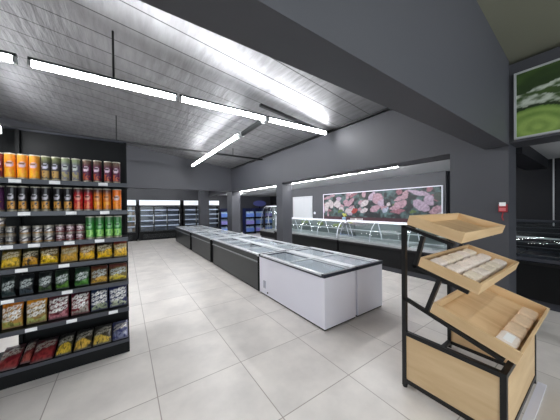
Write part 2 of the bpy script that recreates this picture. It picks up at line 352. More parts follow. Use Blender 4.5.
def leaf_art(u, v):
    # close-up of pale green leaves, shredded white cabbage and half a cabbage
    w = (fbm(u * 4, v * 4, 12) - .5) * .22
    col = lerp(srgb(30, 50, 18), srgb(76, 104, 44), (fbm(u * 3.2, v * 3.2, 4) - .32) * 2.2)      # soft dark leaves
    q = v - (.14 + .95 * u) + w                                                                 # bright rib rising to the right
    if abs(q) < .20 and u > .10: col = lerp(srgb(178, 188, 158), srgb(86, 120, 50), abs(q) * 4.2 + .35 * abs(math.sin(q * 38)))
    if q < -.2: col = lerp(srgb(120, 138, 96), srgb(44, 66, 24), fbm(u * 9, v * 9, 17) * 2 - .4)
    if .38 < v + w * 1.6 - .3 * u < .58 and u < .30: col = lerp(srgb(186, 194, 182), srgb(54, 78, 34), fbm(u * 22, v * 22, 6) * 2.6 - .7)
    if .05 < v < .36 and .30 < u < .62: col = lerp(srgb(188, 196, 184), srgb(70, 92, 50), fbm(u * 20, v * 20, 7) * 2.4 - .6)
    rr = math.hypot((u - .12) * 1.5, (v - .10)) + w * .3
    if rr < .36: col = srgb(28, 46, 16)
    if rr < .32: col = lerp(srgb(142, 168, 88), srgb(74, 112, 38), .35 + .25 * math.sin(rr * 44 + w * 14) + .5 * (fbm(u * 12, v * 12, 21) - .5) + (rr - .2) * 1.5)
    return col
grid_poster('vegetable_poster', 'framed close-up poster of green leaves and cabbage high on the dark beam', 'poster', 1.45, 0.76, 130, 70, leaf_art, (4.0, -0.79, 2.435), 0.022, ALU)

# ---------------------------------------------------------------- fluorescent lights
def batten(length, axis, lit=True, w=0.075):
    """fixture with housing, tube and end caps; origin at centre of the underside, length along axis"""
    L = length / 2
    def dims(a0, a1, b0, b1, z0, z1): return (a0, a1, b0, b1, z0, z1) if axis == 0 else (b0, b1, a0, a1, z0, z1)
    parts = []
    b = BM(); box(b, *dims(-L, L, -w * .35, w * .35, .0668, .10)); parts.append(('housing', b, DGREY, 0.0))
    b = BM(); prof = [(w / 2 * math.cos(a), .04 - .04 * math.sin(a)) for a in [-.7 + (math.pi + 1.4) * k / 12 for k in range(13)]]
    prism(b, prof, -L + .03, L - .03, axis); parts.append(('tube_diffuser', b, TUBE_M if lit else (DGREY if axis == 1 and w == .07 else WHITE), 0.0))
    for s in (-1, 1):
        b = BM(); e = sorted((s * L, s * (L - .03))); box(b, *dims(e[0], e[1], -w / 2, w / 2, 0, .06)); parts.append(('end_cap', b, ALU, 0.0))
    return parts
def place_light(loc, length, axis, label, group, lit=True, w=0.062, tilt=0):
    t = thing('fluorescent_light', label, 'ceiling light', loc, group)
    if tilt: t.rotation_euler = (0, tilt, 0)
    for n, b, m, bv in batten(length, axis, lit, w): obj(n, b, m, t)
    return t
gA = 'fluorescent battens in the long row across the hall'
for x0, x1, s in ((-2.50, -.95, 'cut off by the left picture edge'), (-.865, .665, 'above the end of the snack shelves'), (.70, 2.20, 'in the middle, left of the crossing light'), (2.24, 3.79, 'its right end at the pillar beam')):
    xc = (x0 + x1) / 2
    place_light((xc, 3.66, 3.205 + .0105 * (xc + 1)), x1 - x0, 0, 'lit tube light of the long row, ' + s, gA, tilt=-.0105)
gB = 'fluorescent battens running towards the far wall'
place_light((2.17, 4.169, 3.20), 0.94, 1, 'dark unlit tube light joining the long row at right angles', gB, False, .07)
place_light((2.12, 6.80, 3.20), 4.20, 1, 'lit tube light running away towards the far dark beam', gB)
place_light((-2.35, 7.2, 3.2), 2.9, 1, 'lit tube light at left edge above the snack shelves', gB)
gC = 'fluorescent battens in the row along the pillar beam'
rows = [1.85] + [2.845 + .985 * k for k in range(9)]
RL = ['unlit tube next to the big pillar, behind the pillar beam'] + ['lit tube behind the pillar beam, %s from the big pillar' % ORD[k] for k in range(9)]
for k, y in enumerate(rows):
    place_light((4.50, y, 2.392), .965, 1, RL[k], gC, k > 0, 0.07)
gE = 'added unseen battens that brighten the hall'  # unseen fixtures, added to brighten the floor and the far room
for x, y, z, ax, w in ((-4.1, 3.66, 3.2, 0, .075), (-5.2, 7.2, 3.2, 1, .075), (-2.0, 12.0, 2.72, 0, .075), (0.2, 12.0, 2.72, 0, .075), (2.4, 12.0, 2.72, 0, .075), (-2.0, -2.0, 3.2, 0, .075), (0.0, -2.0, 3.2, 0, .075), (2.2, -2.0, 3.2, 0, .075), (5.4, 12.6, 2.36, 1, .075)):  # the last one is added behind the third pillar to light the water packs
    place_light((x, y, z), 1.5, ax, 'added tube light out of sight, brightening the hall', gE)
t = place_light((-.975, 3.03, 2.335), .50, 1, 'short lit tube hanging in front of the shelf top at left edge', gB, True, .04)
b = BM(); tube(b, [(0, -.2, .10), (0, -.2, CZ(-.975) - 2.335)], .008, 6); obj('hanging_rod', b, BLACKS, t)
t = thing('conduit_tray', 'thin black steel bar hung across under the silver ceiling', 'bar', (0, 6.9, 3.30))
bx('channel', (-5.9, 3.99, -.025, .025, -.02, .03), BLACKS, t)
for x in (-.15, -4.0, 2.9):
    b = BM(); tube(b, [(x, 0, .03), (x, 0, CZ(x) - 3.30)], .012, 6); obj('hanging_rod', b, BLACKS, t)
t = thing('suspension_rod', 'black hanging rod holding the long row of tube lights', 'rod', (-.1, 3.66, 3.312))
b = BM(); tube(b, [(0, 0, 0.0), (0, 0, CZ(-.1) - 3.312)], .013, 8); obj('rod', b, BLACKS, t)

# ---------------------------------------------------------------- chest freezers
def chest(x0, x1, y0, y1, z1, body_m, nlids, front_sign, label, group, stripe=False, cap_m=NAVY, base=0.022):
    t = thing('chest_freezer', label, 'freezer', ((x0 + x1) / 2, (y0 + y1) / 2, 0), group)
    w = (x1 - x0) / 2; l = (y1 - y0) / 2; wall = .055
    b = BM()
    box(b, -w + .015, -w + wall, -l + .01, l - .01, base, z1 - .045); box(b, w - wall, w - .015, -l + .01, l - .01, base, z1 - .045)
    box(b, -w + wall, w - wall, -l + .01, -l + wall, base, z1 - .045); box(b, -w + wall, w - wall, l - wall, l - .01, base, z1 - .045)
    box(b, -w + wall, w - wall, -l + wall, l - wall, base, base + .04)
    obj('body', b, body_m, t)
    b = BM(); e = .004
    box(b, -w + wall, -w + wall + e, -l + wall, l - wall, base + .04, z1 - .045); box(b, w - wall - e, w - wall, -l + wall, l - wall, base + .04, z1 - .045)
    box(b, -w + wall + e, w - wall - e, -l + wall, -l + wall + e, base + .04, z1 - .045); box(b, -w + wall + e, w - wall - e, l - wall - e, l - wall, base + .04, z1 - .045)
    box(b, -w + wall + e, w - wall - e, -l + wall + e, l - wall - e, base + .04, base + .42 if z1 > .6 else base + .1)
    obj('liner', b, LINER, t)
    b = BM(); box(b, -w + .02, w - .02, -l + .02, l - .02, 0, base); obj('plinth', b, BLACK, t)
    # rim: light on the sides, dark caps at the ends
    b = BM()
    for s in (-1, 1):
        xs = sorted((s * w, s * (w - .055))); box(b, xs[0], xs[1], -l + .055, l - .055, z1 - .025, z1)
    obj('rim_rail', b, ALU, t, False, .004)
    b = BM()
    for s in (-1, 1):
        xs = sorted((s * (w + .001), s * (w - .07))); box(b, xs[0], xs[1], -l + .055, l - .055, z1 - .045, z1 - .025)
    obj('rim_seal', b, NAVY, t)
    for s in (-1, 1):
        ys = sorted((s * l, s * (l - .055))); bx('end_cap', (-w, w, ys[0], ys[1], z1 - .045, z1 + .004), cap_m, t, .006)
    # sliding glass lids, alternately on the lower and the upper track
    seg = (2 * l - .11) / nlids
    for k in range(nlids):
        ya = -l + .055 + k * seg - (.02 if k else 0); yb = -l + .055 + (k + 1) * seg + (.02 if k < nlids - 1 else 0)
        z = z1 - .028 + .014 * (k % 2)
        lid = bx('sliding_lid', (-w + .09, w - .09, ya + .025, yb - .025, z, z + .006), LIDGLASS, t)
        b = BM(); f = .028
        box(b, -w + .075, w - .075, ya, ya + f, z - .003, z + .012); box(b, -w + .075, w - .075, yb - f, yb, z - .003, z + .012)
        box(b, -w + .075, -w + .092, ya + f, yb - f, z - .003, z + .012); box(b, w - .092, w - .075, ya + f, yb - f, z - .003, z + .012)
        obj('lid_frame', b, ALU, lid)
    if stripe:
        xs = sorted((front_sign * (w - .015), front_sign * (w + .012)))
        bx('bumper_strip', (xs[0], xs[1], -l + .03, l - .03, z1 - .165, z1 - .14), STRIPE, t, .004)
        for s in (-1, 1):
            ys = sorted((s * (l - .01), s * (l + .004))); xs = sorted((front_sign * (w + .004), front_sign * (w - .12)))
            bx('corner_trim', (xs[0], xs[1], ys[0], ys[1], base, z1 - .05), BLACK, t)
    # wire dividers inside
    b = BM()
    for k in range(1, nlids):
        y = -l + .055 + k * seg
        for zz in (z1 - .12, z1 - .20, z1 - .28): tube(b, [(-w + wall + .006, y, zz), (w - wall - .006, y, zz)], .004, 5)
        for q in range(9):
            x = -w + wall + .03 + q * (2 * w - 2 * wall - .06) / 8; tube(b, [(x, y, z1 - .29), (x, y, z1 - .11)], .003, 5)
    obj('wire_divider', b, ALU, t)
    return t
gW = 'white chest freezers standing back to back'
xm = 2.757
t = chest(2.095, xm - .006, 2.08, 3.81, .735, WHITE, 2, -1, 'white chest freezer at near end of the island, left one facing the aisle', gW)
b = BM()
for k in range(4): box(b, -.3195, -.312, .70 - .022 * k, .707 - .022 * k, .13, .27)
obj('vent_grille', b, VENT, t)
b = BM(); tube(b, [(-.324, .56, .075), (-.312, .56, .075)], .014, 10); obj('drain_plug', b, BLACK, t)
chest(xm + .006, 3.42, 2.08, 3.81, .735, WHITE, 2, 1, 'white chest freezer at near end of the island, right one facing the counters', gW)
gD = 'dark grey chest freezers in the island behind the white ones'
for (ya, yb, s) in ((3.83, 6.60, 'directly behind the white freezers'), (6.78, 9.16, 'in the middle of the island'), (9.32, 12.35, 'at the far end of the island')):
    chest(2.095, xm - .006, ya, yb, .725, DGREY, 4, -1, 'dark grey glass-topped chest freezer on the aisle side, ' + s, gD, True, ALU)
    chest(xm + .006, 3.40, ya, yb, .725, DGREY, 4, 1, 'dark grey glass-topped chest freezer on the counter side, ' + s, gD, True, ALU)

# ---------------------------------------------------------------- serve-over counters
def counter(y0, y1, label, group, xf=5.36, deck=.67, top=1.19, arches=4, tall=False):
    t = thing('display_counter', label, 'counter', (xf, y0, 0), group); L = y1 - y0
    bx('kick_plate', (.06, .80, .02, L - .02, 0, .12), RAIL, t)
    bx('base', (.0, .86, 0, L, .12, deck - .06), BLACK, t, .01)
    bx('bumper_rail', (-.03, .0, 0, L, deck - .11, deck - .07), BLACKS, t)
    bx('deck', (.0, .86, .0, L, deck - .06, deck), STEEL if not tall else RAIL, t)
    bx('back_panel', (.80, .86, .0, L, deck, top - .10), GREYB if not tall else DARKW, t)
    h = top - deck
    prof = [(.02 + .40 * (1 - math.cos(a)) * .95, deck + h * math.sin(a)) for a in [math.pi / 2 * k / 9 for k in range(10)]]
    b = BM(); sheet(b, prof, .03, L - .03); obj('curved_glass', b, GLASS, t, True)
    bx('top_shelf', (.40, .86, .02, L - .02, top - .012, top + .0), GLASS, t)
    bx('top_rail', (.385, .425, 0, L, top - .02, top + .022), WHITE if not tall else RAIL, t, .006)
    bx('mid_shelf', (.38, .80, .06, L - .06, deck + h * .5, deck + h * .5 + .01), GLASS, t)
    b = BM(); box(b, .37, .385, .06, L - .06, deck + h * .5 - .012, deck + h * .5 + .014); obj('shelf_edge', b, ALU, t)
    for k in range(arches):
        y = .04 + (L - .08) * k / (arches - 1)
        b = BM(); tube(b, [(p[0] + .012, y, p[1]) for p in prof], .014 if k in (0, arches - 1) else .009, 8); obj('arch_support', b, WHITE if not tall else RAIL, t, True)
        if k not in (0, arches - 1) or True:
            b = BM(); bar(b, (.62, y, deck), (.42, y, top - .02), .016); obj('strut', b, WHITE if not tall else RAIL, t)
    if not tall: bx('lamp', (.45, .475, .1, L - .1, top - .035, top - .014), CLAMP, t)
    # shallow trays sunk in the deck
    b = BM(); n = int(L / .45)
    for k in range(n):
        y = .08 + k * (L - .16) / n; w = (L - .16) / n - .03
        box(b, .10, .72, y, y + w, deck, deck + .012); box(b, .10, .115, y, y + w, deck + .012, deck + .035); box(b, .705, .72, y, y + w, deck + .012, deck + .035)
    obj('deck_tray', b, STEEL if not tall else RAIL, t)
    if tall:
        for q in (.22, .36, .66, .8): bx('shelf_rail', (.30, .33, .05, L - .05, deck + h * q, deck + h * q + .012), RAIL, t)
    return t
gK = 'glass serve-over counters along the outer wall'
counter(4.76, 8.30, 'glass serve-over counter left of the white arch, in front of the door', gK, arches=5)
counter(1.62, 4.70, 'glass serve-over counter running from the white arch to the big pillar', gK, arches=4)
counter(-1.6, 1.45, 'darker glass counter right of the big pillar below the vegetable poster', gK, xf=5.28, deck=.78, top=1.34, arches=4, tall=True)
counter(9.35, 10.9, 'lit glass counter glimpsed between the second and third pillars', gK, xf=6.1, deck=.45, top=1.72, arches=3)
def blob(bm, c, r, seed, sq=(1, 1, 1), n=2, amp=.25):
    v = bmesh.ops.create_icosphere(bm, subdivisions=n, radius=1)['verts']
    for p in v:
        k = 1 + amp * (vnoise(p.co.x * 2 + seed, p.co.y * 2 + p.co.z * 3, seed) - .5) * 2
        p.co = Vector((c[0] + p.co.x * r * sq[0] * k, c[1] + p.co.y * r * sq[1] * k, c[2] + p.co.z * r * sq[2] * k))
GREENS = mat('lettuce_green', srgb(120, 132, 84), .6, 0, .4, 30); YEL = mat('yellow_green_leaves', srgb(176, 176, 84), .6, 0, .3, 30)
for k, y in enumerate((5.22, 6.10, 6.97)):
    b = BM(); 
    for q in range(9): blob(b, (random.uniform(-.08, .08), random.uniform(-.14, .14), .05 + random.uniform(0, .05)), .06, q + k * 9, (1, 1, .8), 1, .5)
    go = obj('leafy_greens', b, GREENS); tag(go, 'pale green leaves under the counter glass, %s heap from the white arch' % ORD[k], 'greens', 'greens inside the counter'); go.location = (5.93, y, .9415 - min(v.co.z for v in go.data.vertices))
t = thing('potted_plant', 'small yellow green plant in a blue pot on the counter top', 'plant', (5.98, 5.0, 1.193))
b = BM(); lathe(b, [(.05, 0), (.065, .09), (.058, .09)], 14); obj('pot', b, mat('blue_glazed_pot', srgb(120, 150, 176), .3), t, True)
b = BM()
for q in range(12): blob(b, (random.uniform(-.05, .05), random.uniform(-.05, .05), .11 + random.uniform(0, .09)), .028, q, (1, 1, 1), 1, .5)
obj('leaves', b, YEL, t)
b = BM(); lathe(b, [(.05, -.012), (.05, .0), (.042, .012)], 18); bmesh.ops.rotate(b, verts=b.verts, matrix=Matrix.Rotation(-math.pi / 2, 3, 'Y'))
tag(obj('wall_switch', b, WHITE), 'small round white switch on the grey wall right of the door', 'switch').location = (6.438, 6.9, 1.39)

# ---------------------------------------------------------------- upright fridges at the far wall
def fridge(x0, x1, yf, ndoors, label, group):
    t = thing('upright_fridge', label, 'fridge', ((x0 + x1) / 2, yf, 0), group); w = (x1 - x0) / 2; D = .52
    b = BM(); box(b, -w, -w + .05, 0.02, D, .0, 2.10); box(b, w - .05, w, 0.02, D, 0, 2.10); box(b, -w + .05, w - .05, D - .04, D, 0, 2.10); box(b, -w + .05, w - .05, .02, D - .04, 2.06, 2.10)
    box(b, -w + .05, w - .05, .02, D - .04, .40, .44); obj('cabinet', b, BLACK, t)
    k = bx('kick_panel', (-w + .05, w - .05, .03, .07, .0, .40), BLACK, t)
    b = BM()
    for q in range(5): box(b, -w + .2, w - .2, .02, .03, .10 + q * .045, .115 + q * .045)
    obj('grille', b, DGREY, k)
    b = BM(); box(b, -w + .05, w - .05, D - .055, D - .041, .44, 1.80); box(b, -w + .05, w - .05, .08, D - .06, .44, .446); obj('lining', b, FRIDGE_IN, t)
    bx('header', (-w + .03, w - .03, 0, .03, 1.83, 2.10), HEADER, t)
    bx('header_box', (-w + .05, w - .05, .03, D - .06, 1.80, 2.05), BLACK, t)
    for z in (.74, 1.02, 1.30, 1.58):
        s = bx('shelf', (-w + .055, w - .055, .12, D - .07, z - .02, z), FRIDGE_IN, t)
        bx('price_rail', (-w + .06, w - .06, .105, .118, z - .035, z + .012), LED, s)
    dw = (2 * w - .1) / ndoors
    for k in range(ndoors):
        a = -w + .05 + k * dw; f = .035
        d = BM(); box(d, a + .004, a + f, .0, .05, .45, 1.79); box(d, a + dw - f, a + dw - .004, .0, .05, .45, 1.79); box(d, a + f, a + dw - f, 0, .05, .45, .45 + f); box(d, a + f, a + dw - f, 0, .05, 1.79 - f, 1.79)
        do = obj('door', d, DGREY, t)
        bx('glass', (a + f, a + dw - f, .02, .03, .485, 1.755), FRIDGEGLASS, do)
        bx('handle', (a + dw - f - .0, a + dw - f + .02, -.04, -.0, .85, 1.35), ALU, do)
    return t
gF = 'upright glass-door fridges along the far wall'
fridge(-1.75, .50, 13.75, 3, 'upright fridge at far left, stocked with pale and green goods', gF)
fridge(.58, 2.60, 13.75, 3, 'empty three-door upright fridge with white header, centre of far wall', gF)
fridge(2.74, 4.85, 13.75, 3, 'empty upright fridge partly hidden behind the far pillar', gF)
PK = [mat('pack_cream', srgb(206, 196, 170), .5), mat('pack_green', srgb(92, 122, 70), .5), mat('pack_tan', srgb(150, 126, 96), .5), mat('pack_white', srgb(214, 214, 210), .5)]
PKN = ['cream', 'green', 'tan', 'white']
for si, z in enumerate((.446, .74, 1.02, 1.30, 1.58)):
    for k in range(3):
        c = (si * 2 + k * 3 + si * k) % 4
        b = BM(); box(b, -.055, .055, 0, .12, 0, .17); prism(b, [(-.055, .17), (.055, .17), (.0, .205)], 0, .12, 1)
        o = obj('drink_carton', b, PK[c], None, False, .006)
        tag(o, 'small %s gable-top carton on %s shelf up of left far fridge, %s from its right' % (PKN[c], ORD[si], ORD[2 - k]), 'carton', 'cartons in the left far fridge')
        o.location = (.09 + k * .135 - .0, 13.90, z + .002)
# blue water fixtures
PET = mat('blue_tinted_bottles', srgb(170, 196, 236), .25, 0, .4, 40); WRAP = mat('blue_printed_shrink_wrap', srgb(110, 146, 226), .3, 0, .3, 14); PWRAP = mat('violet_printed_shrink_wrap', srgb(150, 146, 222), .3, 0, .3, 14)
def water_pack(loc, label, w, m, rows=4):
    t = thing('water_pack', label, 'water pack', loc, 'shrink-wrapped water packs')
    b = BM()
    for i in range(rows):
        for j in range(2): lathe(b, [(w / rows * .47, 0), (w / rows * .49, .02), (w / rows * .49, .27), (.016, .34), (.016, .37)], 8, -w / 2 + w / rows * (i + .5), .06 + j * w / rows)
    obj('bottles', b, PET, t, True)
    bx('shrink_wrap', (-w / 2 - .004, w / 2 + .004, -.004, .06 + w / rows * 1.5 + .004, .02, .25), m, t, .01)
    return t
def water_shelf(x0, x1, y, cols, label, sign):
    t = thing('water_shelf', label, 'shelf', ((x0 + x1) / 2, y, 0), 'blue water shelves'); w = (x1 - x0) / 2
    b = BM(); box(b, -w, w, .40, .44, 0, 1.62); obj('back_panel', b, BLUEP, t)
    for s in range(cols + 1):
        x = -w + 2 * w * s / cols; bx('upright', (x - .02, x + .02, 0, .40, 0, 1.62), BLUEP, t)
    for z in (.10, .58, 1.04): 
        s = bx('shelf', (-w + .02, w - .02, 0.0, .40, z - .03, z), BLUEP, t); bx('shelf_lip', (-w + .02, w - .02, -.02, -.0, z - .05, z + .02), BLACK, s)
    if sign:
        b = BM(); pts = [(.46 * w * math.cos(a), 1.93 + .19 * math.sin(a)) for a in [2 * math.pi * k / 24 for k in range(24)]]; prism(b, pts, .03, .06, 1)
        obj('oval_sign', b, mat('blue_violet_sign', srgb(84, 90, 150), .4), t)
        bx('sign_post', (-.03, .03, .06, .10, 1.62, 1.93), BLACK, t)
    cw = 2 * w / cols
    for r, z in enumerate((.10, .58, 1.04)):
        for c in range(cols):
            for q in range(2 if cw > .6 else 1):
                n = 2 if cw > .6 else 1
                wd = (cw - .08) / n; x = (x0 + x1) / 2 - w + .04 + c * cw + wd * (q + .5)
                water_pack((x, y + .08, z + .002), 'blue water pack, %s shelf up, %s from left, %s' % (ORD[r], ORD[c * n + q], 'under the oval sign' if sign else 'behind the far pillars'), wd - .03, PWRAP if (r + c) % 3 == 1 else WRAP)
    return t
water_shelf(6.27, 8.35, 13.0, 3, 'blue shelf of water packs under an oval sign, between two pillars', True)
water_shelf(4.92, 5.85, 13.72, 1, 'narrow blue shelf of water packs glimpsed behind the far pillars', False)

# ---------------------------------------------------------------- snack shelving
YF = 3.10; YB = 3.53; XL = -1.90; XR = .025
SH = [1.895, 1.592, 1.290, 1.066, .797, .497]      # top surfaces of the six shelves
t = thing('snack_shelving', 'tall black metal shelving stocked with chip cans and bags', 'shelving', ((XL + XR) / 2, YF, 0))
ox = (XL + XR) / 2
def L_(x): return x - ox
b = BM(); box(b, L_(-.90), L_(XR - .03), YB - YF, YB - YF + .03, .12, 2.45); box(b, L_(XL), L_(-.90), YB - YF, YB - YF + .03, .44, 2.45); obj('back_panel', b, BLACK, t)
bx('back_panel_cap', (L_(XL), L_(XR), YB - YF - .02, YB - YF + .045, 2.45, 2.47), RAIL, t)
for x in (XR - .03, -.93, XL):
    bx('upright', (L_(x), L_(x + .03), YB - YF - .05, YB - YF + .05, 0, 2.45), BLACK, t)
tags_at = [[-.83, -.566, -.19], [-.776, -.45, -.18], [-.89, -.715, -.468, -.228], [-.80, -.51], [-.89, -.49], [-.745, -.46, -.12]]
for k, z in enumerate(SH):
    s = bx('shelf', (L_(XL), L_(XR), .01, YB - YF - .051, z - .025, z), BLACK, t)
    bx('price_rail', (L_(XL), L_(XR), -.008, .01, z - .040, z + .004), RAIL, s)
    for x in tags_at[k]: bx('price_tag', (L_(x) - .04, L_(x) + .04, -.011, -.008, z - .034, z - .001), PAPER, s)
bx('base_deck', (L_(XL), L_(XR), -.02, YB - YF + .05, .10, .135), BLACK, t)
bx('kick_plate', (L_(XL), L_(XR), -.02, .0, 0, .10), BLACK, t)
bx('deck_lip', (L_(XL), L_(XR), -.03, -.02, .12, .155), RAIL, t)

PLASTIC_LID = mat('clear_grey_plastic_lid', srgb(190, 186, 170), .3)
TINRIM = mat('tin_rim', srgb(176, 170, 160), .3, .8)
def can_mesh(h, r, base, top, low, oval, seed, tin=False):
    """printed can: colour bands, an oval patch to the front and a picture of snacks low down"""
    n, m = 24, 26; b = BM(); vs = []; cols = []
    for j in range(m + 1):
        tt = j / m
        for i in range(n):
            a = 2 * math.pi * i / n; vs.append(b.verts.new((r * math.sin(a), -r * math.cos(a), .006 + tt * (h - .014))))
            th = a if a < math.pi else a - 2 * math.pi
            c = lerp(base, top, (tt - .70) * 5)
            if tin:
                nz = fbm(th * 4 + seed, tt * 6, seed)
                if .25 < tt < .85 and abs(th) < .9 and nz > .47: c = oval
                elif tt < .22: c = low
            else:
                q = ((th + .05) / .80) ** 2 + ((tt - .59) / .125) ** 2
                if q < 1: c = oval
                if .60 < tt < .655 and -.55 < th < .38: c = lerp(base, (0.01, 0.01, 0.012), .75)
                if .09 < tt < .42 and abs(th + .1) < 1.0 and fbm(th * 3 + seed, tt * 9, seed) > .42: c = low
                if tt < .05: c = srgb(176, 166, 140)
            cols.append(c)
    for j in range(m):
        for i in range(n): b.faces.new((vs[j * n + i], vs[j * n + (i + 1) % n], vs[(j + 1) * n + (i + 1) % n], vs[(j + 1) * n + i]))
    b.faces.new(vs[:n][::-1]); b.faces.new(vs[-n:])
    return b, cols
CANS = {}
def make_can(kind, tin=False):
    h, r, base, top, low, oval, seed = kind
    b, cols = can_mesh(h, r, base, top, low, oval, seed, tin)
    t = thing('food_tin' if tin else 'chip_can', '', 'tin' if tin else 'can')
    o = obj('body', b, ARTC, t, True); paint(o.data, cols)
    b = BM(); lathe(b, [(r * .96, 0), (r * 1.02, .002), (r * 1.02, .007), (r, .009)], 20); obj('bottom_rim', b, TINRIM, t, True)
    b = BM(); lathe(b, [(r * 1.03, h - .010), (r * 1.04, h - .004), (r * 1.02, h), (r * .9, h), (r * .88, h - .004)], 20); obj('lid', b, TINRIM if tin else PLASTIC_LID, t, True)
    return t
def can_run(items, kinds, z, y, group, shelf, tin=False, zoff=None):
    """items: (x, kind); the label counts within the run of one kind"""
    tot = {}; cnt = {}
    for x, k in items: tot[k] = tot.get(k, 0) + 1
    for x, k in items:
        cnt[k] = cnt.get(k, 0) + 1
        desc = kinds[k][0]
        lab = '%s, %s' % (desc, shelf) if tot[k] == 1 else '%s, %s from left, %s' % (desc, ORD[cnt[k] - 1], shelf)
        key = (k, shelf.split(' layer')[0][:5], tin)
        if k not in CANS:
            c = make_can(kinds[k][1], tin); CANS[k] = c; c.location = (x, y, z + .0015); c['label'] = lab; c['group'] = group
            c.rotation_euler = (0, 0, math.radians(random.uniform(-14, 14)))
        else: dup(CANS[k], (x, y, z + .0015), lab, group, math.radians(random.uniform(-14, 14)))
GOLD = srgb(206, 150, 60)
K = {
 'plum0': ('plum can with pale oval at left edge of picture', (.240, .0385, srgb(110, 36, 60), srgb(140, 60, 60), srgb(214, 120, 60), srgb(214, 196, 206), 1)),
 'orange': ('bright orange chip can', (.240, .0376, srgb(244, 150, 36), srgb(236, 160, 60), srgb(250, 184, 48), srgb(222, 190, 200), 2)),
 'olive': ('dark olive chip can with gold picture', (.240, .0335, srgb(62, 58, 62), srgb(120, 124, 84), srgb(190, 150, 84), srgb(206, 204, 220), 3)),
 'sage': ('grey lavender chip can with sage top', (.240, .0335, srgb(116, 112, 128), srgb(138, 150, 112), srgb(170, 156, 110), srgb(200, 206, 200), 4)),
 'plum': ('dark plum chip can with orange picture', (.240, .0355, srgb(92, 26, 62), srgb(110, 86, 70), srgb(206, 100, 56), srgb(226, 200, 216), 5)),
 'violet': ('dark violet chip can at left end', (.240, .0375, srgb(84, 40, 84), srgb(60, 36, 60), srgb(170, 140, 40), srgb(190, 170, 190), 6)),
 'black': ('black chip can with golden snack picture', (.240, .0338, srgb(24, 20, 22), srgb(40, 36, 40), srgb(214, 152, 66), srgb(196, 190, 198), 7)),
 'red': ('red chip can with dark top', (.240, .0372, srgb(196, 34, 40), srgb(86, 44, 46), srgb(230, 120, 70), srgb(226, 150, 130), 8)),
 'amber': ('amber chip can with dark brown top', (.240, .0372, srgb(222, 120, 30), srgb(96, 56, 48), srgb(240, 160, 40), srgb(224, 150, 90), 9)),
 'bright': ('vivid orange chip can at right end', (.240, .0405, srgb(242, 126, 24), srgb(240, 120, 40), srgb(250, 150, 36), srgb(226, 196, 190), 10)),
 'green': ('green chip can with pale snack picture', (.242, .0375, srgb(34, 116, 38), srgb(60, 108, 66), srgb(150, 206, 108), srgb(120, 176, 120), 11)),
}
S1 = [(-.935, 'plum0'), (-.878, 'orange'), (-.798, 'orange'), (-.719, 'orange'), (-.640, 'olive'), (-.5685, 'olive'), (-.497, 'sage'), (-.416, 'sage'), (-.328, 'plum'), (-.243, 'plum'), (-.150, 'plum'), (-.075, 'plum')]
S1[0] = (-.958, 'plum0')
can_run(S1, K, SH[0], 3.166, 'chip cans on the top shelf', 'on top shelf')
S2 = [(-.955, 'violet'), (-.868, 'black'), (-.797, 'black'), (-.715, 'black'), (-.643, 'black'), (-.556, 'black'), (-.4835, 'black'), (-.402, 'red'), (-.322, 'red'), (-.242, 'amber'), (-.162, 'amber'), (-.073, 'bright')]
can_run(S2, K, SH[1], 3.166, 'chip cans on the second shelf', 'on second shelf from top')
S3 = [(-.310, 'green'), (-.230, 'green'), (-.148, 'green'), (-.070, 'green')]
can_run(S3, K, SH[2], 3.166, 'green chip cans on the third shelf', 'on third shelf from top')
KT = {
 'dark': ('low dark tin with pale lettering', (.083, .034, srgb(44, 40, 44), srgb(70, 66, 66), srgb(120, 100, 70), srgb(170, 166, 160), 21)),
 'grey': ('low grey tin with pale lettering', (.083, .037, srgb(66, 60, 66), srgb(150, 148, 136), srgb(150, 116, 70), srgb(206, 200, 196), 22)),
 'wine': ('low wine-red tin with pale lettering', (.083, .0355, srgb(70, 30, 42), srgb(90, 66, 66), srgb(120, 50, 50), srgb(200, 180, 184), 23)),
}
TX = [(-.955, 'dark'), (-.882, 'dark'), (-.79, 'grey'), (-.705, 'grey'), (-.625, 'grey'), (-.545, 'wine'), (-.47, 'wine'), (-.392, 'wine')]
for lay, dz in (('lower', 0), ('upper', .0835)):
    can_run(TX, KT, SH[2] + dz, 3.166, 'low tins stacked two high on the third shelf', '%s layer on third shelf from top' % lay, True)
can_run([(-.95, 'grey')], KT, SH[2] + .167, 3.166, 'low tins stacked two high on the third shelf', 'alone on top of the stack at left', True)

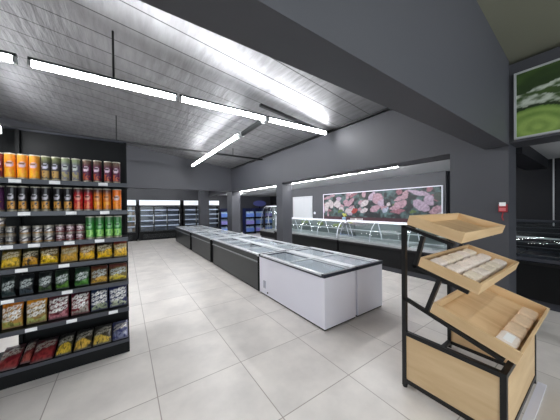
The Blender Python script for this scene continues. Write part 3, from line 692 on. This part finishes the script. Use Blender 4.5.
def bag_mesh(w, h, d, art, seed, n=26):
    """pillow bag standing on its bottom seal, front to -Y; sealed top and bottom edges, wrinkled"""
    b = BM(); cols = []; F = []; Bk = []
    rr = random.Random(seed)
    for side in (-1, 1):
        G = []
        for j in range(n + 1):
            row = []
            for i in range(n + 1):
                u, v = i / n, j / n
                e = max(0, (math.sin(math.pi * min(1, max(0, (v - .05) / .90))))) ** .55 * max(0, math.sin(math.pi * u)) ** .45
                wr = (fbm(u * 5 + seed, v * 5 + side, seed) - .5) * .55 * e
                x = (u - .5) * w * (1 - .025 * math.sin(math.pi * v) ** 2); y = side * (d / 2 * (e * (1 - .12 * v) + wr) + .0015)
                z = v * h + .010 * (fbm(u * 4 + seed, 3.3, seed) - .5) * v; x *= 1 - .05 * max(0, abs(2 * v - 1) - .8) / .2; x += .010 * (fbm(v * 5 + seed, 7.7, seed + 4) - .5) * abs(2 * u - 1)
                row.append(b.verts.new((x, y, z))); cols.append(art(u, v) if side < 0 else tuple(c * .8 for c in art(.02, v)))
            G.append(row)
        for j in range(n):
            for i in range(n): b.faces.new((G[j][i], G[j][i + 1], G[j + 1][i + 1], G[j + 1][i]))
        (F if side < 0 else Bk).append(G)
    A, C = F[0], Bk[0]
    for i in range(n):
        b.faces.new((A[0][i], A[0][i + 1], C[0][i + 1], C[0][i])); b.faces.new((A[n][i], A[n][i + 1], C[n][i + 1], C[n][i]))
        b.faces.new((A[i][0], A[i + 1][0], C[i + 1][0], C[i][0])); b.faces.new((A[i][n], A[i + 1][n], C[i + 1][n], C[i][n]))
    return b, cols
def bag_art(base, top, letters, food, seed, rows=3, fv=.34, lv=(.42, .86)):
    def f(u, v):
        c = lerp(base, top, (v - .62) * 4 + 1.2 * (fbm(u * 4, v * 4, seed) - .5))
        c = lerp(c, tuple(.3 * x for x in c), (fbm(u * 11, v * 9, seed + 9) - .52) * 3.0)
        if v < fv + .10 * math.sin(u * 5 + seed) and v > .07 and .05 < u < .95:
            k = fbm(u * 9, v * 10, seed + 5)
            if k > .34: c = lerp(food, tuple(x * .35 for x in food), (fbm(u * 14 + 3, v * 12, seed + 6) - .47) * 3.6)
        if lv[0] < v < lv[1] and .05 < u < .96:
            # bubbly hand-drawn lettering, rising to the right; too small in the photo to read
            q = (v - lv[0] - .20 * (u - .5)) / (lv[1] - lv[0]) * rows + .30 * (fbm(u * 4, seed * 1.7, seed) - .5)
            r = q - math.floor(q); row = math.floor(q)
            s = u * (3.6 + .5 * ((row + seed) % 2)) + .37 * row + .9 * fbm(u * 3 + row, seed, seed + 1); k = math.floor(s); s -= k
            ax = .50; ay = .36 + .14 * vnoise(k * 1.7, row * 2.3, seed)
            dd = ((s - .5) / ax) ** 2 + ((r - .5) / ay) ** 2
            hole = ((s - .45 - .2 * vnoise(k, row, seed)) / .16) ** 2 + ((r - .5) / .13) ** 2
            if 0 <= row < rows and dd < 1 and hole > 1: c = lerp(letters, c, .10 + 1.1 * (fbm(u * 13, v * 11, seed + 3) - .38))
            elif 0 <= row < rows and dd < 1.35: c = tuple(.45 * x for x in c)
        if v < .045 or v > .965: c = tuple(.6 * x + .08 for x in base)
        return c
    return f
def make_bag(x, w, h, d, art, z, y, label, group, seed, lean=-.12, roll=0, yaw=0):
    t = None
    b, cols = bag_mesh(w, h, d, art, seed)
    o = obj('chip_bag', b, ART, None, True); paint(o.data, cols)
    o.rotation_euler = (lean, roll, yaw); tag(o, label, 'chip bag', group)
    # rest the lowest point of the tilted bag on the shelf
    Rm = o.rotation_euler.to_matrix(); zs = min((Rm @ v.co).z for v in o.data.vertices)
    o.location = (x, y, z - zs + .001)
    return o
def X2(px): # shelf pixel column measured on the photograph -> metres along the shelf
    return -.949 + px * .00594 + (px ** 2) * 1.28e-5
Wt = srgb(228, 226, 222)
# fourth shelf: yellow bags
g = 'yellow chip bags on the fourth shelf'
Y4 = [(-1, 20, srgb(150, 124, 50), srgb(72, 62, 30), srgb(232, 190, 50), 'olive and yellow chip bag with white lettering, left end'), (20.6, 38, srgb(60, 46, 28), srgb(48, 50, 28), srgb(206, 150, 40), 'dark slumped chip bag with yellow chips'), (38.6, 58, srgb(120, 92, 30), srgb(58, 44, 30), srgb(240, 196, 40), 'brown topped chip bag with bright yellow chips'),
      (59, 77, srgb(176, 140, 60), srgb(110, 56, 40), srgb(222, 170, 60), 'tan chip bag with red top and pale lettering'), (78, 94.5, srgb(150, 110, 40), srgb(88, 40, 40), srgb(240, 186, 40), 'chip bag with maroon top and golden chips'), (95.5, 112.5, srgb(120, 100, 40), srgb(52, 40, 34), srgb(246, 196, 30), 'dark topped chip bag with deep yellow base, second from right'), (113, 129, srgb(168, 140, 60), srgb(130, 52, 48), srgb(240, 190, 60), 'yellow chip bag with grey lettering at right end')]
for k, (a, c, ba, to, fo, lab) in enumerate(Y4):
    x0, x1 = X2(a), X2(c); x1 = min(x1, .016); w = (x1 - x0) * .965
    make_bag((x0 + x1) / 2, w, .172 if k in (1,) else .182, .095, bag_art(ba, to, srgb(196, 186, 160), fo, 30 + k, 2, .46, (.44, .80)), SH[3], 3.175, lab + ' on fourth shelf', g, 30 + k, -.30, random.uniform(-.014, .014), random.uniform(-.05, .05))
g = 'dark chip bags on the fifth shelf'
Y5 = [(-1, 14, srgb(24, 30, 32), srgb(20, 30, 28), srgb(60, 74, 74), 'black chip bag with pale lettering, leftmost'), (17, 32.5, srgb(24, 28, 34), srgb(22, 26, 30), srgb(70, 80, 88), 'black chip bag with pale lettering, second from left'), (36.5, 51, srgb(26, 34, 32), srgb(24, 28, 28), srgb(80, 100, 66), 'black chip bag with greenish foot'), (53.5, 68, srgb(40, 70, 36), srgb(28, 40, 32), srgb(104, 150, 60), 'dark green chip bag with lime foot, left of its pair'), (72.5, 88, srgb(36, 76, 38), srgb(34, 50, 42), srgb(84, 140, 60), 'dark green chip bag with lime foot, right of its pair'),
      (89, 107, srgb(110, 84, 40), srgb(86, 46, 40), srgb(206, 160, 60), 'brown chip bag with gold chips'), (107.5, 127, srgb(120, 104, 50), srgb(104, 58, 56), srgb(220, 196, 60), 'brown chip bag with lemon yellow side, right end')]
for k, (a, c, ba, to, fo, lab) in enumerate(Y5):
    x0, x1 = X2(a), X2(c); x1 = min(x1, .016); w = (x1 - x0) * .965
    make_bag((x0 + x1) / 2, w, .190, .075, bag_art(ba, to, srgb(176, 184, 182), fo, 50 + k, 2, .28, (.34, .76)), SH[4], 3.185, lab + ' on fifth shelf', g, 50 + k, -.14 if k < 5 else -.30, random.uniform(-.014, .014), random.uniform(-.05, .05))
g = 'large chip bags on the sixth shelf'
Y6 = [(-2, 21, srgb(176, 130, 60), srgb(220, 130, 40), srgb(170, 170, 90), 'orange topped chip bag with white bubbly lettering, leftmost'), (23, 45, srgb(150, 120, 60), srgb(226, 150, 40), srgb(176, 180, 110), 'orange topped chip bag with white bubbly lettering, second from left'), (45.5, 67, srgb(110, 40, 50), srgb(90, 50, 56), srgb(200, 130, 140), 'maroon chip bag with pinkish lettering'), (68, 88, srgb(120, 24, 36), srgb(60, 30, 44), srgb(170, 160, 150), 'red chip bag with white lettering'), (88.5, 107, srgb(34, 40, 84), srgb(30, 44, 70), srgb(160, 170, 140), 'navy chip bag with white lettering, left of the navy pair'), (107.5, 127, srgb(36, 40, 92), srgb(40, 44, 86), srgb(190, 196, 170), 'navy chip bag with white lettering, right of the navy pair')]
for k, (a, c, ba, to, fo, lab) in enumerate(Y6):
    x0, x1 = X2(a), X2(c); x1 = min(x1, .016); w = (x1 - x0) * .965
    make_bag((x0 + x1) / 2, w, .240, .09, bag_art(ba, to, Wt, fo, 70 + k, 3, .26, (.28, .88)), SH[5], 3.19, lab + ' on sixth shelf', g, 70 + k, -.16, random.uniform(-.014, .014), random.uniform(-.05, .05))
g = 'chip bags leaning on the bottom deck'
Y7 = [(-8, 16, 0, srgb(120, 30, 40), srgb(60, 30, 36), srgb(150, 60, 58), 'maroon chip bag lying at left end, front one'), (16.5, 27.5, .05, srgb(110, 34, 40), srgb(40, 38, 40), srgb(170, 84, 74), 'narrow maroon chip bag lying between two wider maroon ones'), (28, 52, 0, srgb(116, 30, 40), srgb(36, 34, 36), srgb(150, 54, 54), 'maroon chip bag with dark top, beside the yellow ones'), (53, 70, 0, srgb(60, 56, 44), srgb(40, 40, 40), srgb(226, 190, 66), 'black and yellow chip bag, left of the yellow three'), (71, 90, 0, srgb(66, 58, 44), srgb(42, 42, 40), srgb(230, 186, 80), 'black and yellow chip bag, middle of the yellow three'), (90, 110, 0, srgb(70, 62, 48), srgb(60, 60, 58), srgb(232, 196, 90), 'black and yellow chip bag, right of the yellow three'), (110, 129, 0, srgb(40, 44, 96), srgb(60, 64, 90), srgb(120, 124, 150), 'navy chip bag with white lettering at right end')]
for k, (a, c, dy, ba, to, fo, lab) in enumerate(Y7):
    x0, x1 = X2(a), X2(c); x1 = min(x1, .016); w = (x1 - x0) * .965
    make_bag((x0 + x1) / 2, w, .285, .07, bag_art(ba, to, srgb(180, 176, 164), fo, 90 + k, 2, .36, (.42, .80)), .135, 3.13 + dy, lab + ' on bottom deck', g, 90 + k, -1.22, random.uniform(-.02, .02))

# ---------------------------------------------------------------- bread display stand
RX0, RX1 = 2.03, 3.05; RY0, RY1 = .385, 1.06
t = thing('bread_stand', 'black steel display stand with oak panels holding three tilted bread trays', 'display stand', (RX0, RY0, 0))
Wd = RX1 - RX0; Dp = RY1 - RY0; P = .034
slope = math.tan(math.radians(17.3))
for x in (P / 2, Wd - P / 2):
    b = BM(); box(b, x - P / 2, x + P / 2, Dp - P, Dp, .012, 1.44); lg = obj('leg', b, BLACKS, t)
    b = BM(); lathe(b, [(.018, 0), (.018, .008), (.008, .012), (.008, .02)], 12, x, Dp - P / 2); obj('foot', b, BLACK, lg)
    b = BM(); box(b, x - P / 2, x + P / 2, 0, P, .012, .50); lg = obj('leg', b, BLACKS, t)
    b = BM(); lathe(b, [(.018, 0), (.018, .008), (.008, .012), (.008, .02)], 12, x, P / 2); obj('foot', b, BLACK, lg)
    for z in (.045, .50 - P): bx('side_rail', (x - P / 2, x + P / 2, P, Dp - P, z, z + P), BLACKS, t)
    # sloping rails below the trays and the slanted braces between them
    def yz(y, z): return (x, y - RY0, z)
    r1a, r1b = (1.05, 1.428), (.67, 1.428 - .38 * slope)
    r2a, r2b = (.965, 1.0945), (.585, 1.0945 - .38 * slope)
    r3a, r3b = (1.05, .792), (.40, .792 - .65 * slope + .012)
    for qa, qb in ((r1a, r1b), (r2a, r2b), (r3a, (.40, .581))):
        b = BM(); bar(b, yz(*qa), yz(*qb), P, .026); obj('tray_rail', b, BLACKS, t)
    b = BM(); bar(b, yz(.885, 1.355), yz(.955, 1.075), P, .03); obj('slanted_brace', b, BLACKS, t)
    b = BM(); bar(b, yz(.77, 1.02), yz(.865, .735), P, .03); obj('slanted_brace', b, BLACKS, t)
for y, z in ((P / 2, .50 - P / 2), (P / 2, .062), (Dp - P / 2, .062), (Dp - P / 2, 1.42)):
    b = BM(); bar(b, (P, y, z), (Wd - P, y, z), P); obj('cross_rail', b, BLACKS, t)
for x in (.008, Wd - .024): bx('side_panel', (x, x + .016, P, Dp - P, .045 + P, .50 - P), OAK_P, t)
bx('front_panel', (P, Wd - P, .006, .022, .08, .50 - P), OAK_X, t)
def tray(loc, depth, label, h=.082):
    """open wooden tray; origin at back lower edge, tilted down to the front (-Y)"""
    o = thing('wooden_tray', label, 'tray', loc, 'wooden trays on the bread stand'); o.rotation_euler = (math.radians(17.3), 0, 0)
    w = 1.10; k = .018
    bx('tray_floor', (k, w - k, -depth + k, -k, 0, .012), OAK_Y, o)
    for x in (0, w - k): bx('side_board', (x, x + k, -depth, 0, 0, h), OAK_Y, o, .002)
    bx('back_board', (k, w - k, -k, 0, 0, h), OAK_X, o, .002); bx('front_board', (k, w - k, -depth, -depth + k, 0, h), OAK_X, o, .002)
    return o
TX0 = 2.032
tr1 = tray((TX0, 1.015, 1.448), .41, 'empty wooden tray, highest of the three on the bread stand')
tr2 = tray((TX0, .925, 1.102), .415, 'wooden tray with three rows of wrapped bread, middle level of stand')
tr3 = tray((TX0, .835, .745), .52, 'large wooden tray with one row of packets, lowest on the stand', .09)
CR = mat('floury_seeded_bread', srgb(226, 212, 194), .6, 0, .35, 60, .3); CR2 = mat('pinkish_floury_bread', srgb(230, 216, 206), .6, 0, .3, 60, .3); KR = mat('kraft_bread_wrap', srgb(216, 188, 158), .6, 0, .2, 40, .2); PL = mat('white_bread_wrap', srgb(234, 222, 212), .45, 0, .1, 40, .2)
FILM = glass('bread_film', (.95, .95, .95), 1.2, .12)
def loaf(name, m, lx, ly, lz, label, group, trayo, x, y, seed, lab=False):
    n = 6; b = BM(); v = bmesh.ops.create_cube(b, size=1)['verts']
    bmesh.ops.subdivide_edges(b, edges=b.edges[:], cuts=5, use_grid_fill=True)
    for p in b.verts:
        c = p.co.copy(); k = (abs(c.x) ** 6 + abs(c.y) ** 6 + abs(c.z) ** 6) ** (1 / 6) * 2
        q = c / max(k * .5 * 2, 1e-6) * 1.0
        nz = 1 + .10 * (vnoise(c.x * 9 + seed, c.y * 9 + c.z * 7, seed) - .5)
        p.co = Vector((q.x * lx * nz, q.y * ly * nz, q.z * lz * (1 + .2 * (vnoise(c.x * 12 + seed, c.y * 12, seed + 3) - .5)) + lz / 2))
    zmin = min(p.co.z for p in b.verts)
    for p in b.verts: p.co.z -= zmin
    Mt = Matrix.Translation(trayo.location) @ Matrix.Rotation(math.radians(17.3), 4, 'X')
    o = obj(name, b, m, None, True); tag(o, label, 'bread', group)
    o.matrix_world = Mt @ Matrix.Translation((x, y, .0135))
    if lab:
        bx('label', (-lx * .3, lx * .3, -ly * .22, ly * .22, lz * 1.0, lz * 1.06 + .002), PAPER, o)
    return o
rn = ['back', 'middle', 'front']
for r in range(3):
    for k in range(5):
        nm_ = ['leftmost', 'second from left', 'middle', 'fourth from left', 'rightmost'][k]
        loaf('bread_packet', [CR, CR2, CR][r] if (k + r) % 3 else CR2, .172, .094, .06, 'floury bread packet in %s row of the middle tray, %s' % (rn[r], nm_), 'bread packets in the middle tray', tr2, .14 + .18 * k + .015 * r, -.088 - .115 * r, 10 * r + k)
for k in range(4):
    loaf('wrapped_bread', PL if k == 0 else KR, .205, .105, .06, ['white wrapped bread packet at left end of row in lowest tray', 'kraft brown bread packet next to the white one in lowest tray', 'kraft brown bread packet third from left in lowest tray', 'kraft brown bread packet at right end of row in lowest tray'][k], 'bread packets in the lowest tray', tr3, .145 + .222 * k, -.432, 40 + k, k == 0)
o = bx('floor_strip', (2.30, 3.06, .325, .378, 0, .012), WHITE); tag(o, 'narrow white strip on the floor at the foot of the bread stand', 'board')  # thin white slab along the front panel of the stand

# ---------------------------------------------------------------- fire call point on the big pillar
t = thing('fire_call_point', 'red fire alarm call point with white panel on the big pillar', 'alarm', (4.0, .785, 1.585))
bx('housing', (-.045, 0, -.040, .040, -.065, .035), RED, t, .006); bx('white_panel', (-.05, -.04, -.03, .03, .012, .06), PAPER, t)
bx('glass_window', (-.049, -.045, -.03, .03, -.05, -.01), mat('pale_red_window', srgb(206, 110, 116), .3), t)
b = BM(); tube(b, [(-.02, 0, -.07), (-.03, .008, -.13), (-.03, -.006, -.17)], .006, 6); obj('pull_cord', b, RED, t)
